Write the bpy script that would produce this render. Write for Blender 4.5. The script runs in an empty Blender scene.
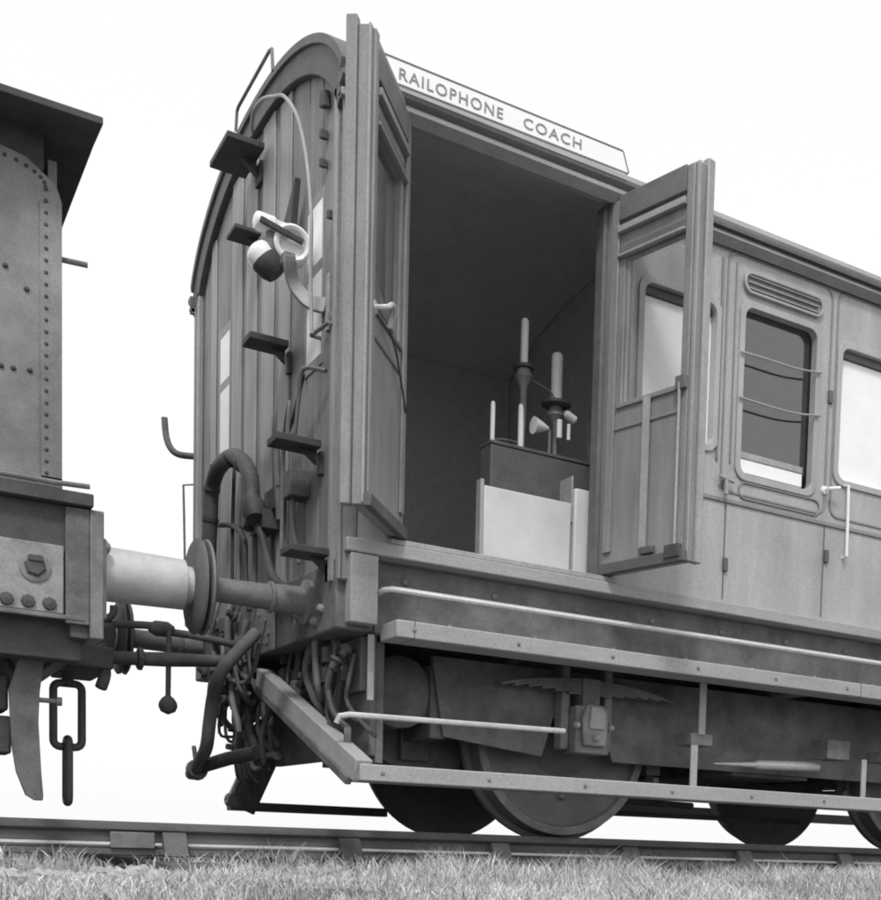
import bpy, bmesh, math, random
from mathutils import Vector, Matrix
import numpy as np
random.seed(7); R = math.radians
S = bpy.context.scene; COL = S.collection
# ------------------------------------------------------------- camera
FX, CX, CY = 1198.38, 640.0, 930.0          # focal length and optical centre in photo pixels (881 wide): a view camera with rise and shift
cd = bpy.data.cameras.new('camera'); cam = bpy.data.objects.new('camera', cd); COL.objects.link(cam); S.camera = cam
cd.sensor_fit = 'HORIZONTAL'; cd.sensor_width = 36; cd.lens = 36 * FX / 881
cd.shift_x = -(CX - 440.5) / 881; cd.shift_y = (CY - 450) / 881
cd.clip_start = .05; cd.clip_end = 6000
M = Matrix(((0.83375243, -0.01151592, 0.55201836), (-0.55110359, -0.07854093, 0.8307323), (0.03378939, -0.99684437, -0.07183015)))
rot = Matrix((M.col[0], -M.col[1], -M.col[2])).transposed()
cam.matrix_world = Matrix.Translation((-1.78441, -6.33726, -0.02)) @ rot.to_4x4()
# ------------------------------------------------------------- light
AZ, EL = (-.50, -.85), 52
W = bpy.data.worlds.new('World'); S.world = W; W.use_nodes = True; nt = W.node_tree
sky = nt.nodes.new('ShaderNodeTexSky'); sky.sky_type = 'NISHITA'; sky.sun_disc = False
sky.sun_elevation = R(EL); sky.sun_rotation = math.atan2(AZ[0], AZ[1]); sky.dust_density = 4
bw = nt.nodes.new('ShaderNodeRGBToBW'); nt.links.new(sky.outputs[0], bw.inputs[0])
mx = nt.nodes.new('ShaderNodeMix'); mx.data_type = 'FLOAT'; mx.inputs[0].default_value = .8
nt.links.new(bw.outputs[0], mx.inputs[2]); mx.inputs[3].default_value = 10.0   # an even white overcast over most of the sky
bg = nt.nodes['Background']; nt.links.new(mx.outputs[0], bg.inputs[0]); bg.inputs[1].default_value = .12
sl = bpy.data.lights.new('sun', 'SUN'); sl.energy = 1.8; sl.angle = R(10); sl.color = (1, 1, 1)
so = bpy.data.objects.new('sun', sl); COL.objects.link(so)
v = Vector((AZ[0], AZ[1], 0)).normalized() * math.cos(R(EL)) + Vector((0, 0, math.sin(R(EL))))
so.rotation_euler = v.to_track_quat('Z', 'Y').to_euler(); so.location = (0, -8, 12)
S.view_settings.view_transform = 'Standard'; S.view_settings.look = 'None'
S.view_settings.exposure = 0.0; S.view_settings.gamma = 1
S.render.engine = 'CYCLES'; S.cycles.filter_width = 1.9
S.render.resolution_x = 1002; S.render.resolution_y = 1024
# ------------------------------------------------------------- materials
def mat(name, g, rough=.6, amt=.20, scale=9, bump=.15, stretch=(1, 1, 1), metal=0, fine=.15, spec=.3):
    m = bpy.data.materials.new(name); m.use_nodes = True; t = m.node_tree; N = t.nodes; L = t.links
    p = N['Principled BSDF']; p.inputs['Roughness'].default_value = rough; p.inputs['Metallic'].default_value = metal
    p.inputs['Specular IOR Level'].default_value = spec
    tc = N.new('ShaderNodeTexCoord'); mp = N.new('ShaderNodeMapping'); mp.inputs['Scale'].default_value = stretch
    L.new(tc.outputs['Object'], mp.inputs[0])
    n1 = N.new('ShaderNodeTexNoise'); n1.inputs['Scale'].default_value = scale; n1.inputs['Detail'].default_value = 8; n1.inputs['Roughness'].default_value = .65
    n2 = N.new('ShaderNodeTexNoise'); n2.inputs['Scale'].default_value = 110; n2.inputs['Detail'].default_value = 3
    n3 = N.new('ShaderNodeTexNoise'); n3.inputs['Scale'].default_value = 1.7; n3.inputs['Detail'].default_value = 4
    L.new(mp.outputs[0], n1.inputs[0]); L.new(tc.outputs['Object'], n2.inputs[0]); L.new(tc.outputs['Object'], n3.inputs[0])
    def lin(src, a):
        r = N.new('ShaderNodeMapRange'); r.inputs[1].default_value = .25; r.inputs[2].default_value = .75
        r.inputs[3].default_value = 1 - a; r.inputs[4].default_value = 1 + a; L.new(src, r.inputs[0]); return r.outputs[0]
    def mul(a, b):
        k = N.new('ShaderNodeMath'); k.operation = 'MULTIPLY'
        for i, x in enumerate((a, b)):
            if isinstance(x, float): k.inputs[i].default_value = x
            else: L.new(x, k.inputs[i])
        return k.outputs[0]
    o = mul(mul(lin(n1.outputs[0], amt), lin(n2.outputs[0], fine)), mul(lin(n3.outputs[0], amt * .7), float(g)))
    cc = N.new('ShaderNodeCombineColor')
    for i in range(3): L.new(o, cc.inputs[i])
    L.new(cc.outputs[0], p.inputs['Base Color'])
    b = N.new('ShaderNodeBump'); b.inputs['Strength'].default_value = bump; b.inputs['Distance'].default_value = .01
    L.new(n1.outputs[0], b.inputs['Height']); L.new(b.outputs[0], p.inputs['Normal'])
    return m
MT = dict(
    side=mat('coach_side_paint', .39, .38, .20, 7, .06, (1, 1, .14), spec=.5), bead=mat('beading_paint', .26, .45, .12),
    end=mat('end_boarding', .225, .55, .34, 14, .3, (1.5, 1.5, .12)), batten=mat('end_batten', .31, .5, .3, 14, .3, (1.5, 1.5, .12)),
    enddark=mat('dark_end_paint', .12, .6, .25), roof=mat('roof_canvas', .26, .8, .2, 6, .2),  # enddark: one even dark tone for end moulding, gutter and small fittings
    cornice=mat('cornice_wood', .15, .6, .22, 10, .2, (.3, 1, 1)), trim=mat('worn_trim', .36, .45, .16, 12, .15),
    inner=mat('interior_lining', .58, .8, .1, 12, .2), door=mat('door_paint', .26, .5, .26, 10, .25, (1, 1, .2)),
    doordark=mat('door_frame_wood', .16, .6, .22, 12, .25), white=mat('white_enamel', .88, .18, .05, 9, .03, fine=.03),
    blind=mat('blind_and_sky_white', .93, .6, .05, 6, .05, fine=.03), board=mat('board_white', .96, .5, .02, fine=.03), letter=mat('lettering_grey', .30, .6, .15),
    black=mat('black_iron', .075, .6, .3, 12, .3), under=mat('dirty_underframe', .145, .75, .45, 7, .5), wheel=mat('wheel_steel', .15, .65, .3, 5, .25),
    iron=mat('grey_iron', .19, .5, .3, 14, .3), wood=mat('footboard_wood', .36, .7, .16, 9, .25, (.15, 1, 1)), steel=mat('bright_rod', .6, .35, .12, metal=.2, spec=.6),
    rubber=mat('hose_rubber', .095, .6, .3, 20, .3), cab=mat('cab_plate', .22, .5, .35, 6, .15), cabdark=mat('dark_cab_plate', .085, .8, .3),  # cabdark: one even dark tone for cab roof, footplate and frames
    plate=mat('bufferbeam_plate', .27, .55, .35), bufw=mat('pale_buffer_casing', .5, .4, .35, 5, fine=.05), rail=mat('rail_rust', .125, .6, .3, 14, .3, (.3, 1, 1)),
    railglint=mat('rail_highlight', .62, .5, .25, 14, .3, (.3, 1, 1)), sleeper=mat('sleeper_wood', .1, .9, .4, 8, .6), cabinet=mat('pale_cabinet', .62, .6, .12, 5, .1, fine=.03),
    grass=mat('dry_grass', .52, .85, .5, 6, 0, fine=.5), ground=mat('earth', .15, .95, .4, 5, .8), stone=mat('ballast', .4, .9, .35, 7, .5),
    panel=mat('slate_panel', .12, .6, .25), tube=mat('frosted_tube', .8, .25, .04, 9, 0, fine=.03), leather=mat('leather_strap', .38, .6, .15))
def glass():
    m = bpy.data.materials.new('window_glass'); m.use_nodes = True; t = m.node_tree; N = t.nodes; L = t.links
    N.remove(N['Principled BSDF']); o = N['Material Output']
    tr = N.new('ShaderNodeBsdfTransparent'); tr.inputs[0].default_value = (.96, .96, .96, 1); gl = N.new('ShaderNodeBsdfGlossy'); gl.inputs['Roughness'].default_value = .04
    lw = N.new('ShaderNodeLayerWeight'); lw.inputs[0].default_value = .5; pw = N.new('ShaderNodeMath'); pw.operation = 'POWER'; pw.inputs[1].default_value = 4
    fr = N.new('ShaderNodeMath'); fr.operation = 'MULTIPLY_ADD'; fr.inputs[1].default_value = .8; fr.inputs[2].default_value = .11; mxs = N.new('ShaderNodeMixShader')
    L.new(lw.outputs['Facing'], pw.inputs[0]); L.new(pw.outputs[0], fr.inputs[0]); L.new(fr.outputs[0], mxs.inputs[0]); L.new(tr.outputs[0], mxs.inputs[1]); L.new(gl.outputs[0], mxs.inputs[2]); L.new(mxs.outputs[0], o.inputs[0]); return m
MT['glass'] = glass()
# ------------------------------------------------------------- builders
class MB:
    def __init__(s): s.b = bmesh.new()
    def face(s, vs, smooth=False):
        try: f = s.b.faces.new(vs); f.smooth = smooth
        except ValueError: pass
    def box(s, a, b, mtx=None):
        x0, x1 = sorted((a[0], b[0])); y0, y1 = sorted((a[1], b[1])); z0, z1 = sorted((a[2], b[2]))
        c = [Vector(p) for p in ((x0,y0,z0),(x1,y0,z0),(x1,y1,z0),(x0,y1,z0),(x0,y0,z1),(x1,y0,z1),(x1,y1,z1),(x0,y1,z1))]
        if mtx: c = [mtx @ p for p in c]
        vs = [s.b.verts.new(p) for p in c]
        for f in ((0,3,2,1),(4,5,6,7),(0,1,5,4),(1,2,6,5),(2,3,7,6),(3,0,4,7)): s.face([vs[i] for i in f])
        return s
    def beam(s, p, q, w, h, up=(0, 0, 1)):      # square bar from p to q, h along up
        p, q = Vector(p), Vector(q); d = (q - p); L = d.length; d.normalize(); u = Vector(up); sd = d.cross(u).normalized(); u = sd.cross(d)
        m = Matrix((d, sd, u)).transposed().to_4x4(); m.translation = p
        return s.box((0, -w/2, -h/2), (L, w/2, h/2), m)
    def rings(s, rs, close=False, caps=True, smooth=True):
        R_ = [[s.b.verts.new(p) for p in r] for r in rs]; n = len(R_[0])
        for i in range(len(R_) - (0 if close else 1)):
            a, b = R_[i], R_[(i+1) % len(R_)]
            for k in range(n): s.face([a[k], a[(k+1) % n], b[(k+1) % n], b[k]], smooth)
        if caps and not close: s.face(R_[0][::-1]); s.face(R_[-1])
    def tube(s, pts, r, n=10, close=False, sub=0):
        P = [Vector(p) for p in pts]
        if sub:                                   # catmull-rom rounding
            Q = []; m_ = len(P); rng = m_ if close else m_ - 1
            for i in range(rng):
                g = (lambda k: P[k % m_]) if close else (lambda k: P[max(0, min(m_-1, k))])
                p0, p1, p2, p3 = g(i-1), g(i), g(i+1), g(i+2)
                for k in range(sub):
                    t = k / sub; Q.append(.5*((2*p1)+(p2-p0)*t+(2*p0-5*p1+4*p2-p3)*t*t+(3*p1-p0-3*p2+p3)*t**3))
            if not close: Q.append(P[-1])
            P = Q
        rs = []; N_ = len(P); side = None
        for i, p in enumerate(P):
            a = P[(i-1) % N_] if close or i else P[0]; b = P[(i+1) % N_] if close or i < N_-1 else P[-1]
            d = (b - a).normalized()
            if side is None: side = d.orthogonal().normalized()
            side = (side - d * side.dot(d)).normalized(); w = d.cross(side)
            rr = r[min(i, len(r)-1)] if isinstance(r, (list, tuple)) else r
            rs.append([p + (side*math.cos(2*math.pi*k/n) + w*math.sin(2*math.pi*k/n))*rr for k in range(n)])
        s.rings(rs, close); return s
    def lathe(s, o, axis, prof, n=32):            # prof: (distance along axis, radius)
        o = Vector(o); d = Vector(axis).normalized(); a = d.orthogonal().normalized(); w = d.cross(a)
        s.rings([[o + d*t + (a*math.cos(2*math.pi*k/n)+w*math.sin(2*math.pi*k/n))*max(r, 1e-4) for k in range(n)] for t, r in prof], caps=prof[0][0] != prof[-1][0] or prof[-1][1] < .01); return s
    def prism(s, poly, ax, a, b):                 # closed polygon in the two other axes, extruded along ax
        def pt(u, v, w):
            return {0: (w, u, v), 1: (u, w, v), 2: (u, v, w)}[ax]
        A = [s.b.verts.new(pt(u, v_, a)) for u, v_ in poly]; B = [s.b.verts.new(pt(u, v_, b)) for u, v_ in poly]; n = len(poly)
        s.face(A[::-1]); s.face(B)
        for k in range(n): s.face([A[k], A[(k+1) % n], B[(k+1) % n], B[k]])
        return s
    def plate(s, ax, us, vs_, holes, a, b):       # slab with rectangular holes; holes (u0,u1,v0,v1)
        us = sorted(set(us + [h for q in holes for h in q[:2]])); vv = sorted(set(vs_ + [h for q in holes for h in q[2:]]))
        solid = lambda i, j: 0 <= i < len(us)-1 and 0 <= j < len(vv)-1 and not any(h[0]-1e-6 <= us[i] and us[i+1] <= h[1]+1e-6 and h[2]-1e-6 <= vv[j] and vv[j+1] <= h[3]+1e-6 for h in holes)
        V = {}
        def g(i, j, w):
            k = (i, j, w)
            if k not in V: V[k] = s.b.verts.new({0: (w, us[i], vv[j]), 1: (us[i], w, vv[j])}[ax])
            return V[k]
        for i in range(len(us)-1):
            for j in range(len(vv)-1):
                if not solid(i, j): continue
                s.face([g(i,j,a), g(i+1,j,a), g(i+1,j+1,a), g(i,j+1,a)]); s.face([g(i,j,b), g(i,j+1,b), g(i+1,j+1,b), g(i+1,j,b)])
                for (di, dj, p, q) in ((-1,0,(i,j),(i,j+1)), (1,0,(i+1,j),(i+1,j+1)), (0,-1,(i,j),(i+1,j)), (0,1,(i,j+1),(i+1,j+1))):
                    if not solid(i+di, j+dj): s.face([g(*p,a), g(*q,a), g(*q,b), g(*p,b)])
        return s
    def bolt(s, p, d, r, h): return s.lathe(p, d, [(0, r), (h*.6, r*.9), (h, r*.45)], 8)
    def build(s, name, m, parent=None, bevel=0, loc=None):
        bmesh.ops.recalc_face_normals(s.b, faces=s.b.faces)
        me = bpy.data.meshes.new(name); s.b.to_mesh(me); s.b.free(); me.set_sharp_from_angle(angle=R(38))
        me.materials.append(MT[m] if isinstance(m, str) else m)
        o = bpy.data.objects.new(name, me); COL.objects.link(o)
        if parent: o.parent = parent
        if loc: o.location = loc
        if bevel:
            k = o.modifiers.new('bevel', 'BEVEL'); k.width = bevel; k.segments = 2; k.limit_method = 'ANGLE'; k.angle_limit = R(40)
        return o
def tag(o, label=None, cat=None, group=None, kind=None):
    if label: o['label'] = label
    if cat: o['category'] = cat
    if group: o['group'] = group
    if kind: o['kind'] = kind
    return o
def empty(name, loc=(0, 0, 0)):
    o = bpy.data.objects.new(name, None); COL.objects.link(o); o.location = loc; o.empty_display_size = .2; return o
def copy_tree(o, parent=None):
    c = o.copy(); COL.objects.link(c); c.parent = parent
    for ch in list(o.children): copy_tree(ch, c)
    return c
Bx = lambda a, b: MB().box(a, b)
# ------------------------------------------------------------- ground
g = MB(); xs = [-3000, -60, -12] + [-6 + .25*i for i in range(56)] + [14, 60, 3000]; ys = [-3000, -60, -10] + [-6 + .2*i for i in range(50)] + [10, 60, 3000]
def gz(x, y):
    if abs(x) > 15 or abs(y) > 12: return -.24
    return -.215 + .018*math.sin(3.1*x + 1.3*y) * math.cos(2.3*y - x) + .008*math.sin(9*x)*math.cos(7*y)
gv = [[g.b.verts.new((x, y, gz(x, y))) for x in xs] for y in ys]
for j in range(len(ys)-1):
    for i in range(len(xs)-1): g.face([gv[j][i], gv[j][i+1], gv[j+1][i+1], gv[j+1][i]], True)
tag(g.build('ground', 'ground'), kind='structure')
# ------------------------------------------------------------- track
tr = tag(empty('railway_track', (0, 0, -.2)), 'bullhead railway track with timber sleepers running under both vehicles', 'railway track')
def tp(mb, name, m, bevel=0):
    o = mb.build(name, m, tr, bevel); o.location = (0, 0, .2); return o
for y in (-.752, .752):
    pr = [(-.035,0),(-.03,.0),(.03,0),(.035,-.008),(.035,-.035),(.012,-.05),(.01,-.105),(.035,-.118),(.036,-.142),(.03,-.147),(-.03,-.147),(-.036,-.142),(-.035,-.118),(-.01,-.105),(-.012,-.05),(-.035,-.035),(-.035,-.008)]
    pr = pr[1:]
    m = MB(); m.prism([(y+a, b) for a, b in pr], 0, -22, 24); ro = tp(m, 'rail', 'rail', .002)
    # pale strip with the highlight of the lower web put into its colour
    m = MB(); m.box((-22, y-.045, -.103), (24, y-.036, -.090)); tp(m, 'rail_highlight_strip', 'railglint', .002)
    m = MB(); m.box((-.84, y-.054, -.115), (-.66, y-.036, -.045)) if y < 0 else None
    if y < 0: tp(m, 'fishplate', 'iron', .004)
k = 0; xx = -.58-.795*8
while xx < 16:
    s_ = tp(Bx((xx-.125, -1.3, -.27+.012*math.sin(k)), (xx+.125, 1.3, -.162)), 'sleeper', 'sleeper', .008)
    for y in (-.752, .752):
        m = MB(); m.box((xx-.07, y-.17, -.162), (xx+.07, y+.17, -.148)); m.prism([(y-.12,-.146),(y-.05,-.146),(y-.038,-.05),(y-.055,-.04),(y-.075,-.06)], 0, xx-.05, xx+.05)
        m.prism([(y+.12,-.146),(y+.05,-.146),(y+.038,-.05),(y+.055,-.04),(y+.075,-.06)], 0, xx-.05, xx+.05)
        c_ = m.build('chair', 'rail', s_, .004)
    xx += .795; k += 1
m = MB()
rs = random.Random(3)
def stone(m, x, y, z, r):
    q = [Vector((x, y, z)) + Vector((math.cos(a)*math.cos(b), math.sin(a)*math.cos(b), math.sin(b)*.7))*r*rs.uniform(.7, 1.2) for b in (-.6, .5) for a in [i*1.2566+rs.random() for i in range(5)]]
    vs = [m.b.verts.new(p) for p in q]; t = m.b.verts.new((x, y, z+r*.8))
    for i in range(5): m.face([vs[i], vs[(i+1)%5], vs[5+(i+1)%5], vs[5+i]]); m.face([vs[5+i], vs[5+(i+1)%5], t])
for i in range(3400):
    y = rs.uniform(-1.7, 1.6); x = rs.uniform(-4, 8); stone(m, x, y, -.205, rs.uniform(.012, .032))
for i in range(900):
    x = rs.uniform(-3.0, .1); y = rs.uniform(-2.3, -.95); stone(m, x, y, gz(x, y)+.012, rs.uniform(.014, .04))
tag(m.build('ballast', 'stone'), kind='stuff', label='small pale ballast stones scattered between and beside the rails', cat='ballast')
# ------------------------------------------------------------- grass
rg = np.random.default_rng(5); NB = 190000
gx = rg.uniform(-4.2, 5.2, NB); gy = rg.uniform(-4.3, -.98, NB)
cl = np.sin(gx*5.1+gy*3)*np.cos(gy*6.3-gx*2) + .6*np.sin(gx*13+gy*9)
cl = cl + .5*np.sin(gx*2.3-gy*4.1) - .5*((gx < -.3) & (gy > -2.4))
keep = (cl + rg.normal(0, .55, NB) > -.15) & (np.hypot(gx+1.78, gy+6.34) > 2.35)
gx, gy, cl = gx[keep], gy[keep], cl[keep]; n = len(gx)
dist = np.hypot(gx+1.78, gy+6.34)
hmax = np.where(gy > -1.4, .115, np.clip(.03+.02*(dist-2.3), .03, .105))
h = hmax*rg.uniform(.3, 1.05, n)**1.2*(1+.38*np.clip(cl, -1, 1)); tall = rg.random(n) < .002; h[tall & (gy > -2.2)] *= 1.6; h[gx < -.5] *= .8
az = rg.uniform(0, 6.283, n); ln = rg.uniform(.2, 1.0, n)*h; wd = rg.uniform(.001, .0024, n)*np.where(rg.random(n) < .06, 2.6, 1)
bz = -.222 + .0*gx; ca, sa = np.cos(az), np.sin(az); pz = rg.uniform(0, 6.283, n); px_, py_ = np.cos(pz)*wd, np.sin(pz)*wd
V = np.stack([np.stack([gx-px_, gy-py_, bz], 1), np.stack([gx+px_, gy+py_, bz], 1),
              np.stack([gx+ca*ln*.4+px_*.8, gy+sa*ln*.4+py_*.8, bz+h*.65+.01], 1), np.stack([gx+ca*ln*.4-px_*.8, gy+sa*ln*.4-py_*.8, bz+h*.65+.01], 1),
              np.stack([gx+ca*ln, gy+sa*ln, bz+h+.01], 1)], 1).reshape(-1, 3)
me = bpy.data.meshes.new('grass'); i5 = np.arange(n)*5
me.from_pydata(V.tolist(), [], [f for k in i5.tolist() for f in ((k, k+1, k+2, k+3), (k+3, k+2, k+4))])
me.materials.append(MT['grass']); go = bpy.data.objects.new('grass', me); COL.objects.link(go)
tag(go, 'short dry grass and weeds in front of the near rail', 'grass', kind='stuff')
# ------------------------------------------------------------- coach
HW = 1.27; LEN = 13.5; ZS = 1.24; ZE = 3.10
co = tag(empty('railway_coach'), 'wooden railway coach with open double doors and a white lettered roof board', 'railway coach')
def P(mb, name, m, bevel=0, par=None, label=None):
    o = mb.build(name, m, par or co, bevel)
    if label: o['label'] = label
    return o
def arch(y, e=1.31, z0=3.085, h=.525, k=.62):
    t = min(1, abs(y)/e); return z0 + h*(1-t**2.2)**k
def rarch(y, e): return arch(y, e, 3.03, .55, .80)
# body sides (near side with the doorway and windows)
wins = [(1.47, 1.93, 2.0, 2.715), (2.09, 2.60, 1.90, 2.76), (2.765, 3.42, 2.0, 2.725)]
more = []; x = 3.62
while x < LEN-.8:
    more += [(x, x+.5, 2.0, 2.72), (x+.68, x+1.28, 2.0, 2.72)]; x += 1.55
P(MB().plate(1, [0.0, LEN], [ZS, 3.09], [(.255, 1.295, ZS+.02, 3.015)] + wins + more, -HW, -HW+.05), 'side_wall', 'side', .006)
P(MB().plate(1, [0.0, LEN], [ZS, 3.09], [(2.1, 2.6, 2.0, 2.72)] + more, HW-.05, HW), 'side_wall', 'side', .006)
# roof shell
m = MB(); ny = 56; e = 1.325
prof = [(-e + 2*e*i/ny) for i in range(ny+1)]
prof = [e*math.sin(math.pi/2*(-1+2*i/ny)) for i in range(ny+1)]
out = [(y, rarch(y, e)) for y in prof]; inn = [(y*.975, rarch(y, e)-.035) for y in prof][::-1]
rv = []
for xr in (-.03, 0.5, 2, 5, 9, LEN+.07): rv.append([(xr, y, z) for y, z in out + inn])
m.rings(rv); rf = P(m, 'roof', 'roof')
# eave mouldings along the near side and far side
for sgn in (-1, 1):
    m = MB(); pr = [(0,3.015),(.026,3.017),(.03,3.035),(.016,3.04),(.018,3.055),(.046,3.065),(.06,3.08),(.058,3.10),(.0,3.105)]
    m.prism([(sgn*(HW+a), z) for a, z in pr], 0, -.055, LEN+.05); P(m, 'cornice', 'cornice', .002)
    m = MB(); m.box((-.05, sgn*(HW+.036), 3.010), (1.42 if sgn < 0 else LEN, sgn*(HW+.0), 3.040))
    P(m, 'lintel_trim', 'trim', .003)
m = MB(); m.box((1.42, -HW-.064, 3.06), (LEN, -HW-.052, 3.078)); P(m, 'gutter', 'enddark', .002)
# end wall of vertical boards, split round the two tall narrow end windows
ew = [(-.93, -.74, 2.08, 2.78), (.60, .78, 2.04, 2.72)]
ys_ = [-1.215, -1.08, -.93, -.74, -.52, -.27, .02, .30, .60, .78, .93, 1.1, 1.215]
m = MB(); m2 = MB()
for a, b in zip(ys_[:-1], ys_[1:]):
    segs = [(1.08, None)]
    for w in ew:
        if abs(a-w[0]) < .01: segs = [(1.08, w[2]), (w[3], None)]
    for z0, z1 in segs:
        A, B = a+.006, b-.006
        za = z1 if z1 else arch(A, 1.3)-.04; zb = z1 if z1 else arch(B, 1.3)-.04; zm = z1 if z1 else arch((A+B)/2, 1.3)-.04
        m.prism([(A, z0), (B, z0), (B, zb), ((A+B)/2, zm), (A, za)], 0, 0.0, .03)
m.prism([(y, arch(y, 1.3)-.06) for y in [1.2*math.sin(math.pi/2*(-1+2*i/20)) for i in range(21)]][::-1] + [(-1.2, 1.08), (-.93, 1.08), (-.93, 2.79), (-.74, 2.79), (-.74, 1.08), (.60, 1.08), (.60, 2.71), (.78, 2.71), (.78, 1.08), (1.2, 1.08)], 0, .03, .05)
P(m, 'end_wall', 'end', .004)
# raised battens on the end
for a, w in ((-.50,.17),(-.24,.20),(.05,.20),(.33,.19),(.86,.10)):
    zt = arch(max(abs(a), abs(a+w)), 1.3)-.14
    P(Bx((-.010, a, 1.10), (0, a+w, zt)), 'batten', 'batten', .006)
# corner pillars
for sgn in (-1, 1):
    m = MB(); m.box((-.012, sgn*1.215, 1.06), (.06, sgn*(HW+.006), 3.06)); P(m, 'corner_post', 'end', .008)
    m = MB(); m.box((-.035, sgn*1.165, 1.06), (-.0, sgn*1.205, 3.10)); P(m, 'corner_bead', 'batten', .008)
    m = MB(); m.box((-.03, sgn*(HW-.012), 1.06), (-.012, sgn*(HW+.012), 3.06)); P(m, 'corner_strip', 'bead', .005)
# arched end moulding under the roof edge
m = MB(); A = [1.30*math.sin(math.pi/2*(-1+2*i/40)) for i in range(41)]
m.rings([[(-.035, y, arch(y, 1.315)-.03), (-.035, y*.93, arch(y, 1.315)-.135), (-.0, y*.93, arch(y, 1.315)-.135), (0, y, arch(y, 1.315)-.02)] for y in A], smooth=False)
P(m, 'end_moulding', 'enddark', .004)
m = MB(); m.rings([[(-.05, y, arch(y, 1.33)-.004), (-.05, y*.985, arch(y, 1.33)-.04), (.06, y*.985, arch(y, 1.33)-.04), (.06, y, arch(y, 1.33)-.004)] for y in A], smooth=False)
P(m, 'roof_edge_strip', 'cornice', .003)
# end windows
for w in ew:
    m = MB(); y0, y1, z0, z1 = w
    fr = P(MB().plate(0, [y0-.04, y1+.025], [z0-.03, z1+.03], [(y0-.02, y1-.01, z0+.02, (z0+z1)/2+.03), (y0-.02, y1-.01, (z0+z1)/2+.08, z1-.02)], -.006, .028), 'window', 'bead', .004)
    P(Bx((-.005, y0-.022, z0+.01), (.012, y1-.01, z1-.01)), 'pane', 'blind', 0, fr)  # bright sky in the end window is painted as the pane's white
# underframe
P(Bx((-.0, -HW-.045, 1.178), (LEN, -HW+.05, 1.236)), 'sill_board', 'wood', .006)
P(Bx((-.0, HW+.045, 1.178), (LEN, HW-.05, 1.236)), 'sill_board', 'wood', .006)
for sgn in (-1, 1): P(Bx((.16, sgn*1.16, .86), (LEN-.16, sgn*1.22, 1.172)), 'solebar', 'under', .006)
P(Bx((.045, -1.2, 1.172), (LEN-.045, 1.2, 1.22)), 'floor', 'inner')
P(Bx((-.02, -1.24, .86), (.15, 1.24, 1.16)), 'headstock', 'under', .01)
P(Bx((LEN-.15, -1.24, .86), (LEN+.02, 1.24, 1.16)), 'headstock', 'under', .01)
P(Bx((.018, -1.315, .882), (.142, -1.245, 1.174)), 'corner_block', 'wood', .006)
m = MB()
for yy in (-.45, .45): m.box((.15, yy-.05, .82), (LEN-.15, yy+.05, 1.17))
for xx in (2.7, 4.8, 6.8, 8.8, 11): m.box((xx-.06, -1.16, .84), (xx+.06, 1.16, 1.165))
P(m, 'underframe_girders', 'under', .006)
# interior
P(MB().prism([(-1.215, 1.225), (1.215, 1.225), (1.215, 3.05), (.9, 3.22), (.45, 3.36), (0, 3.4), (-.45, 3.36), (-.9, 3.22), (-1.215, 3.05)], 0, 2.0, 2.05), 'partition', 'inner')
for a_, b_ in (((.055, 1.17, 1.23), (1.995, 1.215, 3.06)), ((.0505, -1.15, 1.23), (.058, 1.165, 3.07)), ((.06, -1.215, 1.23), (.245, -1.17, 3.06)), ((1.33, -1.215, 1.23), (1.995, -1.205, 3.06))): P(Bx(a_, b_), 'interior_lining', 'inner')
m = MB(); m.rings([[(x, y, 3.05+.30*(1-(y/1.2)**2)) for y in (-1.2,-1.1,-.8,-.4,0,.4,.8,1.1,1.2)] + [(x, y, 3.07+.30*(1-(y/1.2)**2)) for y in (1.2,1.1,.8,.4,0,-.4,-.8,-1.1,-1.2)] for x in (.06, 1.99)], smooth=False)
P(m, 'ceiling', 'inner')
# doorway jambs
for x0, x1 in ((.235, .262), (1.288, 1.325)):
    P(Bx((x0, -HW-.012, 1.24), (x1, -HW+.075, 3.012)), 'door_jamb', 'door', .005)
P(Bx((1.262, -HW+.03, 1.24), (1.287, -HW+.10, 3.005)), 'door_stop', 'doordark', .004)
P(Bx((.2, -HW-.035, 1.237), (1.36, -HW+.10, 1.262)), 'threshold', 'trim', .004)
# panel beading of the side
m = MB()
m.box((1.33, -HW-.010, 1.748), (LEN, -HW-.0, 1.770))
P(m, 'waist_bead', 'bead', .003)
for xx in (2.02, 2.70, 3.55, 4.25, 5.1, 5.8, 6.65): P(Bx((xx, -HW-.003, 1.26), (xx+.008, -HW+.0, 1.746)), 'panel_joint', 'doordark')
def rrect(x0, x1, z0, z1, r, n=5):
    pts = []
    for cx_, cz_, a0 in ((x1-r, z1-r, 0), (x0+r, z1-r, 90), (x0+r, z0+r, 180), (x1-r, z0+r, 270)):
        for i in range(n+1): a = R(a0 + 90*i/n); pts.append((cx_+r*math.cos(a), cz_+r*math.sin(a)))
    return pts
def ringframe(m, o, i, ya, yb):                 # frame between two rounded outlines
    m.rings([[(a[0], ya, a[1]), (a[0], yb, a[1]), (b[0], yb, b[1]), (b[0], ya, b[1])] for a, b in zip(o, i)], close=True, smooth=False)
allw = wins + more
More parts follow.
